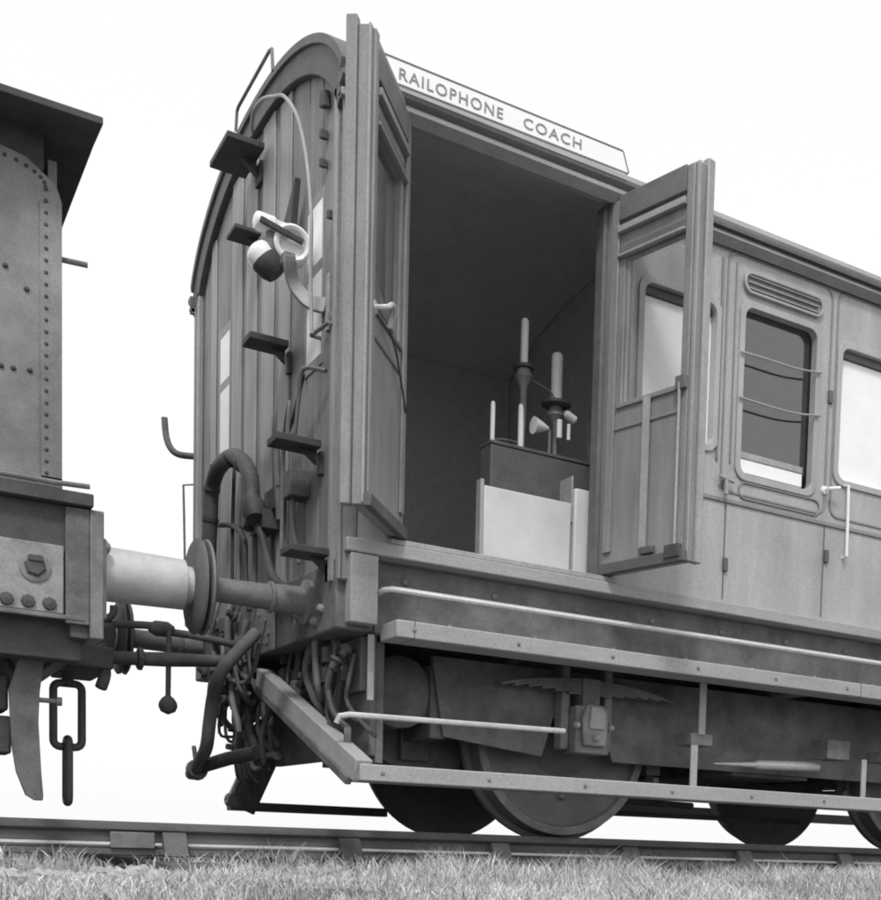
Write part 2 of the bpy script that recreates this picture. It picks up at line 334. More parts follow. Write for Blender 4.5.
for i, w in enumerate(allw):
    x0, x1, z0, z1 = w; m = MB()
    ringframe(m, rrect(x0-.022, x1+.022, z0-.022, z1+.022, .07), rrect(x0+.012, x1-.012, z0+.012, z1-.012, .05), -HW-.012, -HW+.035)
    fr = P(m, 'window', 'side', .003)
    if i == 1:
        P(Bx((x0+.012, -HW+.012, 1.925), (x1-.06, -HW+.03, 1.995)), 'lowered_sash', 'blind', .004, fr)
        P(Bx((x0+.012, -HW+.008, 1.995), (x1-.06, -HW+.034, 2.03)), 'sash_rail', 'trim', .004, fr)
        for zz, dz in ((2.515, .02), (2.29, .02)):
            sg = -.010 if zz < 2.4 else -.002
            P(MB().tube([(x0-.02, -HW-.022, zz-.005), (x0+.15, -HW-.024, zz+sg), (x0+.35, -HW-.024, zz+sg*.6), (x1+.02, -HW-.022, zz+dz)], .0055, 8, sub=5), 'guard_rod', 'trim', 0, fr)
    else:
        P(Bx((x0+.01, -HW+.038, z0+.01), (x1-.01, -HW+.045, z1-.055)), 'blind', 'blind', 0, fr)
        P(Bx((x0+.01, -HW+.022, z1-.05), (x1-.01, -HW+.04, z1-.012)), 'top_rail', 'doordark', .003, fr)
    P(Bx((x0+.008, -HW+.042, 2.0), (x1-.008, -HW+.045, z1-.008)), 'pane', 'glass', 0, fr) if i == 1 else None  # extra pane above the lowered sash, added so sky reflection lifts the dark opening
# bolection round upper panels
m = MB()
for x0, x1 in ((1.98, 2.70), (2.73, 3.46), (3.52, 4.2)):
    o = rrect(x0, x1, 1.80, 3.0, .06); i_ = rrect(x0+.012, x1-.012, 1.812, 2.988, .055); ringframe(m, o, i_, -HW-.006, -HW)
P(m, 'panel_beading', 'bead', .002)
m = MB()
ringframe(m, rrect(2.10, 2.66, 1.785, 1.875, .04), rrect(2.108, 2.652, 1.793, 1.867, .034), -HW-.009, -HW); P(m, 'lower_panel_beading', 'bead', .002)
# louvre ventilators
def vent(x0, x1, z0, z1):
    m = MB(); ringframe(m, rrect(x0, x1, z0, z1, .05), rrect(x0+.014, x1-.014, z0+.014, z1-.014, .038), -HW-.02, -HW)
    v_ = P(m, 'ventilator', 'side', .003)
    m = MB(); m.prism(rrect(x0+.012, x1-.012, z0+.012, z1-.012, .036), 1, -HW-.003, -HW+.002)
    for q in range(3):
        zc = z0+.03+q*.03; m.prism([(-HW-.004, zc+.008), (-HW-.022, zc-.008), (-HW-.019, zc-.011), (-HW-.001, zc+.004)], 0, x0+.03, x1-.03)
    P(m, 'louvre', 'side', 0, v_)
vent(2.08, 2.62, 2.815, 2.925); vent(3.66, 4.1, 2.815, 2.925)
# handles on the side
m = MB(); m.tube([(2.69, -HW-.0, 1.935), (2.69, -HW-.045, 1.935), (2.76, -HW-.05, 1.95)], .010, 8); m.lathe((2.69, -HW, 1.935), (0,-1,0), [(0,.024),(.012,.02)], 16); P(m, 'door_handle', 'white')
m = MB(); m.tube([(2.835, -HW, 1.985), (2.835, -HW-.035, 1.98), (2.838, -HW-.038, 1.8), (2.843, -HW-.035, 1.6), (2.843, -HW, 1.595)], .009, 8); P(m, 'grab_handle', 'white')
m = MB(); m.tube([(1.955, -HW-.03, 1.865), (2.05, -HW-.03, 1.85)], .009, 8); m.tube([(2.00, -HW, 1.855), (2.00, -HW-.03, 1.858), (2.0, -HW-.032, 1.78)], .012, 8); P(m, 'carriage_lock', 'trim')
for xx, zz in ((2.03, 1.435), (2.72, 1.585), (2.70, 2.43)):
    P(MB().box((xx-.014, -HW-.016, zz-.035), (xx+.014, -HW, zz+.035)), 'hinge', 'enddark', .004)
m = MB(); m.box((1.945, -HW-.012, 1.95), (1.958, -HW, 2.95)); m.box((2.035, -HW-.008, 1.95), (2.043, -HW, 2.95)); P(m, 'vertical_bead', 'bead', .002)
# ---- double doors
def door(h, d, sgn, left):
    ang = math.atan2(d[1], d[0]); o = empty('door', (h[0], h[1], 0)); o.parent = co; o.rotation_euler = (0, 0, ang)
    if left: o['label'] = 'door folded back beside the coach corner, seen nearly edge on'
    else: o['label'] = 'door standing open in front of the side windows'
    w, z0, z1 = .53, 1.272, (3.075 if left else 3.02); T = .055
    ya, yb = (0, -T*sgn)                      # inner face at y=0 ; outer at -T*sgn
    wh = (.085, .485, 2.06, 2.735)
    m = MB().plate(1, [0, w], [z0, z1], [wh], ya, yb); P(m, 'door_leaf', 'door', .006, o)
    s = sgn
    # raised framing on the inner face
    m = MB(); t = .014*s
    m.box((0, 0, z0+.10), (.05, t, z1-.02)); m.box((w-.055, 0, z0+.05), (w-.012, t, z1-.01)); P(m, 'stile', 'door', .004, o)
    m = MB(); m.box((.052, 0, 2.90), (w-.057, t*1.4, 3.015)); m.box((.052, 0, 2.745), (w-.057, t*1.0, 2.785)); P(m, 'top_rail', 'doordark', .004, o)
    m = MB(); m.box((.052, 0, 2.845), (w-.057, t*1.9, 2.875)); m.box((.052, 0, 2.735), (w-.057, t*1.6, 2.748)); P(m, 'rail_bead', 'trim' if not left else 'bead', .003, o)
    m = MB(); m.box((.0, -.004*s, z0-.006), (w+.01, .03*s, z0+.045)); P(m, 'bottom_rail', 'enddark', .004, o)
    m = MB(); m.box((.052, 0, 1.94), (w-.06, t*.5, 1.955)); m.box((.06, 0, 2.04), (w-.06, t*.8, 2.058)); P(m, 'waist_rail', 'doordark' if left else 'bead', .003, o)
    # closing strip on the free edge, and outer framing
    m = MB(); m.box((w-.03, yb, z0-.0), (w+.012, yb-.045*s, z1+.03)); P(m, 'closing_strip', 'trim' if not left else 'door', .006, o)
    m = MB(); m.box((w+.0, -.002*s, z0+.01), (w+.006, -.012*s, z1-.0)); P(m, 'edge_plate', 'trim', .002, o)
    m = MB(); m.box((.06, -.03*s, wh[2]-.0), (.5, -.034*s, wh[3])); P(m, 'pane', 'glass', 0, o)
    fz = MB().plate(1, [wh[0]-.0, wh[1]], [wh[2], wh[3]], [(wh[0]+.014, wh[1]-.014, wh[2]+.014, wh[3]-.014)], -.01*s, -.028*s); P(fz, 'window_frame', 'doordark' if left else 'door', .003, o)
    if not left:
        m = MB(); m.rings([[(.272+dx, yy, z) for dx, yy in ((-.022, .016*s), (.022, .016*s), (.022, .021*s), (-.022, .021*s))] for z, dx in ((2.05, -.01), (1.9, -.004), (1.6, .012), (1.36, .03))], smooth=False)
        P(m, 'window_strap', 'leather', 0, o)
        P(MB().box((.27, .01*s, 1.325), (.35, .035*s, 1.36)), 'strap_hook', 'enddark', .005, o)
        m = MB(); m.tube([(w-.045, .03*s, 2.06), (w-.043, .03*s, 1.30)], .007, 8); P(m, 'bolt_rod', 'trim', 0, o)
        P(MB().box((w-.1, .012*s, 1.285), (w-.01, .04*s, 1.345)), 'bolt_keeper', 'black', .004, o)
        P(MB().box((w-.07, .01*s, 2.03), (w-.01, .035*s, 2.09)), 'catch', 'doordark', .004, o)
    else:
        m = MB(); m.tube([(.47, .015*s, 2.05), (.47, .06*s, 2.05), (.42, .065*s, 2.08), (.36, .06*s, 2.08), (.33, .03*s, 2.03)], .011, 8, sub=4); m.lathe((.47, 0, 2.05), (0, s, 0), [(0, .03), (.015, .026)], 16); P(m, 'door_handle', 'steel', 0, o)
        m = MB(); m.tube([(.33, .03*s, 2.02), (.2, .025*s, 1.97), (.03, .02*s, 1.80)], .005, 6, sub=4); P(m, 'strap_cord', 'black', 0, o)
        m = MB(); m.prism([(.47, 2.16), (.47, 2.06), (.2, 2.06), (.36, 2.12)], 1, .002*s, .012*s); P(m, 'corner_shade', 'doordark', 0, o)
    return o
door((.255, -HW-.004), (-.315, -.41), 1, True)
door((1.295, -HW-.004), (.117, -.507), -1, False)
m = MB()
for h_, zz in (((.25, -HW-.012), 2.1), ((.25, -HW-.012), 1.5), ((.25, -HW-.012), 2.8), ((1.305, -HW-.014), 1.5), ((1.305, -HW-.014), 2.1), ((1.305, -HW-.014), 2.8)):
    m.tube([(h_[0], h_[1], zz-.05), (h_[0], h_[1], zz+.05)], .012, 8)
P(m, 'door_hinges', 'iron')
# ---- name board
nb = P(MB().prism([(.132, 3.108), (1.318, 3.118), (1.285, 3.204), (.108, 3.200)], 1, -HW-.082, -HW-.064), 'name_board', 'board', .002)
m = MB(); m.beam((.108, -HW-.073, 3.203), (1.285, -HW-.073, 3.207), .022, .006); P(m, 'board_edging', 'iron', 0, nb)
m = MB(); m.beam((1.287, -HW-.073, 3.205), (1.320, -HW-.073, 3.118), .022, .005); P(m, 'board_edging', 'iron', 0, nb)
def text(body, x0, x1, z, hgt, y, par, name='lettering'):
    c = bpy.data.curves.new(name, 'FONT'); c.body = body; c.extrude = .0015; c.space_character = 1.18; c.offset = .002; c.size = 1
    t = bpy.data.objects.new('tmp', c); COL.objects.link(t); bpy.context.view_layer.update()
    me = bpy.data.meshes.new_from_object(t.evaluated_get(bpy.context.evaluated_depsgraph_get())); bpy.data.objects.remove(t)
    co_ = np.array([v_.co[:] for v_ in me.vertices]); mn, mxx = co_.min(0), co_.max(0)
    for v_ in me.vertices:
        u = (v_.co.x-mn[0])/(mxx[0]-mn[0]); w = (v_.co.y-mn[1])/(mxx[1]-mn[1])
        v_.co = Vector((x0+u*(x1-x0), y - v_.co.z, z + w*hgt + .004*u))
    me.materials.append(MT['letter']); o = bpy.data.objects.new(name, me); COL.objects.link(o); o.parent = par; return o
text('RAILOPHONE', .178, .660, 3.126, .046, -HW-.0835, nb); text('COACH', .762, 1.060, 3.133, .044, -HW-.0835, nb)
# ---- roof grab rail at the end
m = MB(); ph = [(-.05, .32, 3.60), (-.05, .30, 3.69), (-.05, .27, 3.70), (-.05, -.27, 3.70), (-.05, -.31, 3.69), (-.05, -.33, 3.58)]
m.tube(ph, .008, 8); P(m, 'roof_rail', 'iron')
# ---- steps up the end
def step(yc, z, dep, wid, thick=.022, big=False):
    m = MB(); m.box((-dep, yc-wid/2, z-thick), (-.03, yc+wid/2, z)); o = P(m, 'end_step', 'black', .004)
    m = MB(); m.prism([(-.03, z-thick), (-dep*.5, z-thick), (-.03, z-thick-.06)], 1, yc-wid*.1, yc+wid*.02)
    m.box((-.02, yc-wid*.2, z-.13), (-.0, yc+wid*.1, z-thick)); P(m, 'step_bracket', 'black', .002, o)
step(.03, 3.345, .21, .34, .03); step(-.02, 2.945, .16, .16); step(-.50, 2.268, .21, .14, .032); step(-.98, 1.69, .225, .15, .032); step(-1.11, 1.20, .20, .16, .03)
# bell-shaped wedge above lamp
m = MB(); m.prism([(-.72, 2.93), (-.66, 2.70), (-.54, 2.76), (-.56, 2.79)], 0, -.06, -.03); P(m, 'lamp_iron_plate', 'black', .004)
for (yy, z, r_) in ((-1.0, 3.14, .035), (-.99, 3.0, .02), (-.99, 2.88, .018), (-1.10, 2.62, .018)):
    m = MB(); m.prism([(yy-r_, z-r_*1.2), (yy+r_, z-r_*.6), (yy+r_*.7, z+r_*1.3), (yy-r_*.6, z+r_)], 0, -.034, -.004); P(m, 'end_fitting', 'black', .004)
# bent cable over the end, from the lamp up to the roof edge
m = MB(); m.tube([(-.1, -1.12, 2.10), (-.1, -1.09, 2.35), (-.1, -1.09, 2.581), (-.1, -1.02, 2.849), (-.1, -.888, 3.088), (-.1, -.695, 3.268), (-.1, -.541, 3.345), (-.1, -.331, 3.43), (-.09, -.145, 3.46), (-.06, -.02, 3.44)], .0085, 8, sub=6); P(m, 'conduit', 'trim')
# curved lamp arm
m = MB(); pts = [(0, -1.02, 2.279), (-.05, -.955, 2.292), (-.09, -.93, 2.33), (-.12, -.91, 2.379), (-.15, -.955, 2.43), (-.155, -.97, 2.47)]
Q = []
for i in range(len(pts)-1):
    for k in range(5): Q.append(Vector(pts[i]).lerp(Vector(pts[i+1]), k/5))
Q.append(Vector(pts[-1])); Q = [sum((Q[max(0, min(len(Q)-1, i+j))] for j in (-3,-2,-1,0,1,2,3)), Vector())/7 for i in range(len(Q))]
rs_ = []
for i, p in enumerate(Q):
    t = (Q[min(i+1, len(Q)-1)]-Q[max(i-1, 0)]).normalized(); n_ = t.cross(Vector((0, 1, .0))).normalized(); w_ = .036-.012*i/len(Q)
    rs_.append([p+n_*w_+Vector((0, -.012, 0)), p-n_*w_+Vector((0, -.012, 0)), p-n_*w_+Vector((0, .012, 0)), p+n_*w_+Vector((0, .012, 0))])
m.rings(rs_, smooth=False); m.box((-.014, -1.06, 2.16), (-.0, -1.03, 2.40)); P(m, 'lamp_arm', 'trim', .003)
# handles and door-check fittings at the corner
m = MB(); m.tube([(-.0, -.95, 2.16), (-.05, -.955, 2.16), (-.05, -1.18, 2.14), (-.0, -1.19, 2.14)], .009, 8); m.lathe((-.0, -1.1, 2.2), (-1, 0, 0), [(0, .03), (.02, .02)], 12); P(m, 'corner_handle', 'iron')
m = MB(); m.tube([(-.03, -1.1, 1.97), (-.09, -.98, 2.0), (-.09, -.92, 1.90), (-.09, -.86, 1.74), (-.1, -.8, 1.76), (-.1, -.82, 1.9), (-.08, -.70, 1.84), (-.06, -.6, 1.74), (-.05, -.56, 1.6), (-.05, -.56, 1.3)], .010, 8, sub=5); P(m, 'grab_iron', 'iron')
m = MB(); m.tube([(-.08, -.95, 1.99), (-.06, -.75, 1.86), (-.05, -.6, 1.80)], .009, 8); P(m, 'grab_iron', 'black')
# far side lamp hook and handrail
m = MB(); m.tube([(-.18, 1.35, 2.40), (-.17, 1.35, 2.30), (-.15, 1.34, 2.235), (-.11, 1.33, 2.20), (-.03, 1.32, 2.20), (.02, 1.27, 2.20)], .019, 10, sub=5); P(m, 'side_lamp_hook', 'iron')
m = MB(); m.tube([(.0, 1.28, 2.04), (-.0, 1.34, 2.045), (-.07, 1.35, 2.03), (-.066, 1.35, 1.9), (-.05, 1.35, 1.2), (0, 1.3, 1.15)], .007, 8); P(m, 'far_handrail', 'iron')
# vacuum swan-neck pipe and hoses
m = MB(); sw = [(-.12, -.36, 1.50), (-.12, -.304, 1.588), (-.12, -.266, 1.70), (-.12, -.138, 1.80), (-.12, .068, 1.875), (-.12, .33, 1.88), (-.12, .47, 1.80), (-.12, .50, 1.646), (-.12, .53, 1.44), (-.12, .53, 1.15), (-.1, .5, .9)]
m.tube(sw, .040, 14, sub=6); P(m, 'vacuum_pipe', 'rubber')
m = MB(); m.lathe((-.12, -.38, 1.47), (0, .5, .8), [(0, .045), (.03, .058), (.09, .058), (.10, .045)], 16); m.box((-.06, -.5, 1.52), (-.02, -.3, 1.62)); P(m, 'hose_coupling', 'black')
m = MB()
for k in range(9):
    a = sw[min(3+k//2, 7)]; 
for p in sw[3:9]: m.lathe((p[0], p[1]-.0, p[2]-.01), (0, -.2, 1) if abs(p[1]) > .3 else (0, 1, .2), [(0, .044), (.02, .044)], 14)
P(m, 'hose_clip', 'black')
for pts, r_, mt_ in (([(-.06, .56, 1.64), (-.06, .26, 1.575), (-.06, .05, 1.47), (-.06, .02, 1.3), (-.05, -.02, 1.1)], .014, 'black'), ([(-.08, -.02, 1.52), (-.1, -.18, 1.545), (-.1, -.36, 1.44), (-.08, -.42, 1.3), (-.08, -.55, 1.17), (-.05, -.72, 1.09)], .02, 'black'),
                    ([(-.05, .30, 1.12), (-.05, .32, 1.5), (-.05, .28, 1.95)], .01, 'black'), ([(-.05, -.12, 1.1), (-.05, -.10, 1.46)], .013, 'iron'), ([(-.05, -.45, 1.85), (-.05, -.47, 1.68), (-.05, -.52, 1.45)], .016, 'under')):
    P(MB().tube(pts, r_, 10, sub=5), 'end_pipe', mt_)
m = MB(); m.lathe((-.02, -.22, 1.50), (-1, 0, 0), [(0, .05), (.10, .055), (.12, .04)], 16); m.box((-.10, -.42, 1.43), (-.02, -.20, 1.52)); P(m, 'train_pipe_valve', 'black', .003)
m = MB(); m.box((-.09, -.82, 1.50), (-.0, -.70, 1.62)); m.tube([(-.06, -.76, 1.5), (-.07, -.78, 1.38), (-.04, -.8, 1.2)], .014, 8, sub=4); P(m, 'electric_junction', 'under', .01)
hp = [(-.12, -.40, .93), (-.22, -.44, .82), (-.29, -.42, .72), (-.3, -.33, .62), (-.3, -.26, .50), (-.3, -.20, .38), (-.3, -.06, .31), (-.28, .06, .28)]
m = MB(); m.tube(hp, .031, 12, sub=5); P(m, 'brake_hose', 'under')
m = MB(); m.lathe((-.28, .04, .285), (0, 1, -.15), [(0, .05), (.04, .055), (.08, .04), (.16, .03), (.22, .012)], 14); m.tube([(-.28, .1, .33), (-.28, .14, .40)], .012, 8); P(m, 'hose_coupling', 'iron')
m = MB(); m.tube([(-.10, -.35, .36), (-.2, -.22, .33), (-.28, .05, .29)], .034, 10); P(m, 'brake_hose', 'black')
rj = random.Random(11)                     # brackets, pipe stubs and bolts hung under the headstock, each its own part
for k in range(200):
    q = k % 3
    if q == 0: x, y, z = rj.uniform(-.13, .0), rj.uniform(-.1, .62), rj.uniform(.62, 1.08)
    elif q == 1: x, y, z = rj.uniform(.02, .12), rj.uniform(-.2, .62), rj.uniform(.42, .85)
    else: x, y, z = rj.uniform(.04, .15), rj.uniform(-1.12, -.2), rj.uniform(.62, .84)
    a = rj.uniform(.012, .05); mt_ = rj.choice(('under', 'under', 'black', 'rubber', 'iron' if q < 2 else 'black'))
    if rj.random() < (.3 if q < 2 else .65): a *= .7; P(MB().box((x-a*.5, y-a, z-a*.8), (x+a*.5, y+a*.6, z+a*1.3)), 'drawgear_bracket', mt_, .004)
    elif rj.random() < .35: P(MB().lathe((x, y, z), (rj.uniform(-1,0), rj.uniform(-.5,.5), rj.uniform(-1,1)), [(0, .012), (.004, .028), (.02, .03), (.026, .018), (.06, .016)], 12), 'pipe_union', mt_)
    else: P(MB().tube([(x, y, z+.12), (x-.03, y+rj.uniform(-.04,.04), z), (x-.02, y+rj.uniform(-.1,.1), z-rj.uniform(.1,.2)), (x+.03, y+rj.uniform(-.2,.2), z-rj.uniform(.16,.26))], rj.uniform(.007,.018), 8, sub=4), 'pipe', mt_)
P(MB().lathe((.30, .36, .48), (0, 0, 1), [(0, .12), (.02, .15), (.34, .15), (.36, .12)], 24), 'vacuum_cylinder', 'under')
P(Bx((.13, -.2, .66), (.16, .64, .86)), 'drawbar_plate', 'under', .004)
P(MB().tube([(.08, .60, .86), (.06, .56, .6), (.05, .50, .38), (.06, .3, .34)], .022, 8, sub=4), 'steam_pipe', 'black')
P(MB().tube([(.02, .18, .86), (.0, .16, .6), (.03, .1, .40), (.05, -.2, .36)], .02, 8, sub=4), 'steam_pipe', 'under')
for k in range(14):
    y = rj.uniform(-1.1, .4); z = rj.uniform(.88, 1.12); P(MB().bolt((-.02, y, z), (-1, 0, 0), rj.uniform(.015, .03), .025), 'headstock_bolt', 'iron')
P(Bx((.17, -1.16, .33), (.20, .25, .86)), 'bogie_guard_plate', 'under', .004)
P(MB().prism([(.25, .86), (.55, .86), (.55, .62), (.25, .50)], 0, .17, .20), 'bogie_guard_wing', 'under', .004)
P(MB().tube([(-.10, .3, 1.0), (-.12, .15, .8), (-.10, -.1, .72), (-.10, -.3, .78), (-.08, -.4, 1.0)], .012, 8, sub=5), 'safety_chain', 'iron')
P(Bx((-.04, -.40, .86), (-.025, .40, 1.14)), 'drawhook_plate', 'iron', .004)
m = MB()
for k in range(60): m.bolt((.30+k*.22, -1.22, .93 if k % 2 else 1.10), (0, -1, 0), .016, .014)
P(m, 'solebar_bolts', 'iron')
m = MB()
for k in range(26): m.bolt((.25+k*.5, -1.46, .855), (0, -1, 0), .010, .006); m.bolt((.12+k*.5, -1.46, .24), (0, -1, 0), .010, .006)
P(m, 'footboard_bolts', 'iron')
for k in range(5): P(Bx((.25+k*2.6, -1.461, .817), (.253+k*2.6, -1.27, .893)), 'board_joint', 'black')
# ---- coach buffers
def buffer(y, x0, dirx, par, pale, name='buffer'):
    o = empty(name, (x0, y, 1.02)); o.parent = par
    s = dirx
    def L_(prof, nm, mt_, n=36): 
        k = MB().lathe((0, 0, 0), (s, 0, 0), prof, n).build(nm, mt_, o); return k
    if pale:
        L_([(0, .145), (.01, .145), (.012, .112), (.34, .105), (.345, .0)], 'casing', 'bufw'); L_([(.34, .08), (.38, .08)], 'shank', 'steel')
        L_([(.37, .06), (.38, .19), (.39, .203), (.402, .2), (.412, .15), (.418, .0)], 'disc', 'wheel')
    else:
        L_([(0, .10), (.02, .10), (.03, .066), (.16, .062), (.165, .07), (.18, .07), (.185, 0)], 'casing', 'iron'); L_([(.18, .056), (.44, .052)], 'shank', 'iron')
        L_([(.44, .05), (.447, .19), (.455, .203), (.465, .2), (.472, .15), (.478, .0)], 'disc', 'iron')
    return o
buffer(-.87, -.02, -1, co, False); buffer(.87, -.02, -1, co, False)
# ---- footboards and hangers
def board(y0, y1, z0, z1, x0, name): P(Bx((x0, y0, z0), (LEN-.3, y1, z1)), name, 'wood', .006)
board(-1.46, -1.27, .818, .892, .17, 'upper_footboard'); board(-1.46, -1.25, .204, .276, .02, 'lower_footboard')
board(1.27, 1.46, .818, .892, .17, 'upper_footboard'); board(1.25, 1.46, .204, .276, 1.7, 'lower_footboard')
m = MB(); m.beam((.04, -1.44, .245), (-.02, -.18, .745), .075, .10); m2 = MB(); m2.beam((.0, -1.38, .205), (-.05, -.16, .70), .03, .04)
P(m, 'footboard_stay', 'wood', .006); P(m2, 'footboard_stay', 'under', .006)
m = MB(); m.tube([(.15, -1.26, 1.02), (.16, -1.335, 1.03), (.19, -1.345, 1.037), (LEN-.5, -1.345, 1.05)], .013, 8); P(m, 'gas_pipe', 'steel')
m = MB(); m.tube([(-.03, -1.30, .45), (-.02, -1.31, .48), (.02, -1.32, .489), (1.08, -1.32, .502)], .013, 8); P(m, 'hand_rod', 'steel')
def strap(x, y, z0, z1, w=.042, mt_='wood'): P(Bx((x-w/2, y, z0), (x+w/2, y+.012, z1)), 'hanger', mt_, .003)
strap(.14, -1.25, .565, .85, .030); strap(.04, -1.25, .30, .44, .03, 'iron')
for k in range(7):
    dx = k*1.37
    strap(1.925+dx, -1.275, .553, .818); strap(1.875+dx, -1.285, .277, .497)
    P(Bx((1.86+dx, -1.27, .497), (2.00+dx, -1.13, .56)), 'hanger_block', 'iron', .006)
strap(3.07, -1.29, .277, .50, .035)
P(Bx((2.82, -1.25, .49), (2.99, -1.1, .60)), 'hanger_block', 'under', .006)
m = MB(); m.lathe((2.14, -1.1, .425), (1, 0, .04), [(0, .004), (.28, .016), (.30, .026), (.74, .028), (.75, .0)], 16); P(m, 'brake_cylinder_tube', 'steel')
# ---- bogies
bg_ = empty('bogie', (2.68, 0, 0)); bg_.parent = co
def PB(mb, name, m, bevel=0): o = mb.build(name, m, bg_, bevel); o.location = (-2.68, 0, 0); return o
for X_ in (1.37, 3.99):
    for sg in (-1, 1):
        y = sg*.72
        PB(MB().lathe((X_, y-sg*.03, .515), (0, sg, 0), [(0, .06), (0, .46), (-.02, .54), (.0, .545), (.018, .54), (.03, .515), (.12, .505), (.125, .46), (.10, .452), (.095, .20), (.12, .17), (.15, .12), (.15, .0)], 64), 'wheel', 'wheel')
        PB(MB().lathe((X_, y+sg*.088, .515), (0, sg, 0), [(0, .505), (.008, .503), (.008, .462), (0, .46)], 64), 'tyre_face', 'iron')
        b = MB(); b.box((X_-.10, sg*.97, .42), (X_+.10, sg*1.10, .66)); b.box((X_-.15, sg*.96, .44), (X_-.102, sg*1.04, .86)); b.box((X_+.102, sg*.96, .44), (X_+.15, sg*1.04, .86)); ab = PB(b, 'axle_box', 'iron', .01)
        b = MB(); b.prism([(X_-.065, .46), (X_+.065, .46), (X_+.075, .60), (X_+.05, .665), (X_-.05, .665), (X_-.075, .60)], 1, sg*1.10, sg*1.13); PB(b, 'axle_box_cover', 'plate', .01)
        b = MB(); b.prism([(X_-.045, .545), (X_+.045, .545), (X_+.05, .63), (X_+.02, .655), (X_-.035, .655)], 1, sg*1.13, sg*1.142); b.bolt((X_, sg*1.13, .50), (0, sg, 0), .02, .03); b.bolt((X_-.1, sg*1.1, .56), (0, sg, 0), .02, .03); b.bolt((X_+.1, sg*1.1, .56), (0, sg, 0), .02, .03); PB(b, 'cover_plate', 'trim', .004)
        b = MB()
        for q in range(6): L2 = .50-.075*q; b.rings([[(X_+L2*t, yy, .785-q*.013-.06*(t*L2/.5)**2+dz) for yy, dz in ((sg*.985,0),(sg*1.065,0),(sg*1.065,.0115),(sg*.985,.0115))] for t in (-1,-.8,-.6,-.4,-.2,0,.2,.4,.6,.8,1)], smooth=False)
        b.box((X_-.05, sg*.975, .66), (X_+.05, sg*1.075, .80)); PB(b, 'leaf_spring', 'under')
    for sg in (-1, 1):
        b = MB()
        for q in range(8): b.bolt((X_+.30*math.cos(q*.785), sg*.785, .515+.30*math.sin(q*.785)), (0, sg, 0), .022, .03)
        PB(b, 'wheel_bolts', 'iron')
    PB(MB().tube([(X_, -1.0, .515), (X_, 1.0, .515)], .065, 14), 'axle', 'under')
for sg in (-1, 1):
    b = MB(); b.prism([(.62, .46), (1.16, .40), (1.22, .60), (1.52, .60), (1.58, .40), (3.78, .40), (3.84, .60), (4.14, .60), (4.2, .40), (4.75, .5), (4.75, .84), (.55, .84)], 1, sg*.93, sg*.955); PB(b, 'side_frame', 'under', .003)
    b = MB(); b.tube([(1.4, sg*.6, .30), (3.95, sg*.6, .30)], .016, 8); PB(b, 'tie_rod', 'under')
for xx in (.6, 4.7): PB(Bx((xx-.04, -.93, .45), (xx+.04, .93, .80)), 'cross_frame', 'under', .006)
PB(Bx((2.4, -.93, .38), (2.96, .93, .84)), 'bolster', 'under', .006)
for xx, dx in ((1.37, .60), (3.99, -.60)):   # brake blocks and hangers
    b = MB()
    for sg in (-1, 1):
        b.box((xx+dx-.04*abs(dx)/dx-.02, sg*.68, .36), (xx+dx+.03, sg*.79, .62)); b.beam((xx+dx, sg*.73, .3), (xx+dx*.9, sg*.73, .85), .03, .04)
    b.tube([(xx+dx, -.8, .33), (xx+dx, .8, .33)], .022, 8)
    PB(b, 'brake_gear', 'under', .004)
b = MB(); b.tube([(1.5, .2, .165), (3.9, .2, .17)], .016, 8); b.beam((2.25, .2, .10), (2.25, .2, .3), .02, .05); b.beam((2.18, .2, .14), (2.22, .2, .3), .015, .02); b.tube([(2.02, .0, .245), (2.8, .0, .235)], .02, 8); PB(b, 'brake_pull_rod', 'under')
b = MB(); b.beam((.13, .75, .10), (.46, .75, .86), .03, .15, (1, 0, 0)); PB(b, 'guard_iron', 'under', .004)
b = MB(); b.beam((.045, .745, .13), (.30, .745, .72), .04, .02, (1, 0, 0)); PB(b, 'guard_iron_edge', 'bead', .002)
b = MB(); b.box((.055, .70, .09), (1.0, .79, .142)); b.lathe((.09, .695, .15), (0, 1, 0), [(0, .05), (.1, .05)], 16); PB(b, 'guard_bar', 'black', .004)
b2 = copy_tree(bg_, co); b2.location = (10.8, 0, 0)
for ch in b2.children:
    pass
# gas cylinder, dynamo and other tanks under the floor
m = MB(); m.lathe((.42, -.95, .66), (0, 1, 0), [(0, .0), (.02, .12), (.06, .17), (1.7, .17), (1.76, .12), (1.78, 0)], 28); P(m, 'gas_cylinder', 'under')
m = MB(); m.box((.14, -1.12, .62), (.17, -.10, .86)); m.box((.2, -1.15, .30), (.24, -.62, .84)); m.box((.55, -.6, .36), (.7, .6, .8)); m.prism([(.3, .86), (.9, .86), (.9, .34), (.62, .29), (.3, .44)], 1, -.55, -.45); P(m, 'bogie_brake_shield', 'under', .004)
m = MB(); m.beam((.33, -.5, .42), (.35, -.5, .25), .03, .03); P(m, 'drain_pipe', 'under')
for xx in (6.3, 7.4): P(MB().lathe((xx, -1.0, .62), (0, 1, 0), [(0, 0), (.02, .15), (.06, .21), (1.9, .21), (1.96, .15), (1.98, 0)], 28), 'gas_cylinder', 'under')
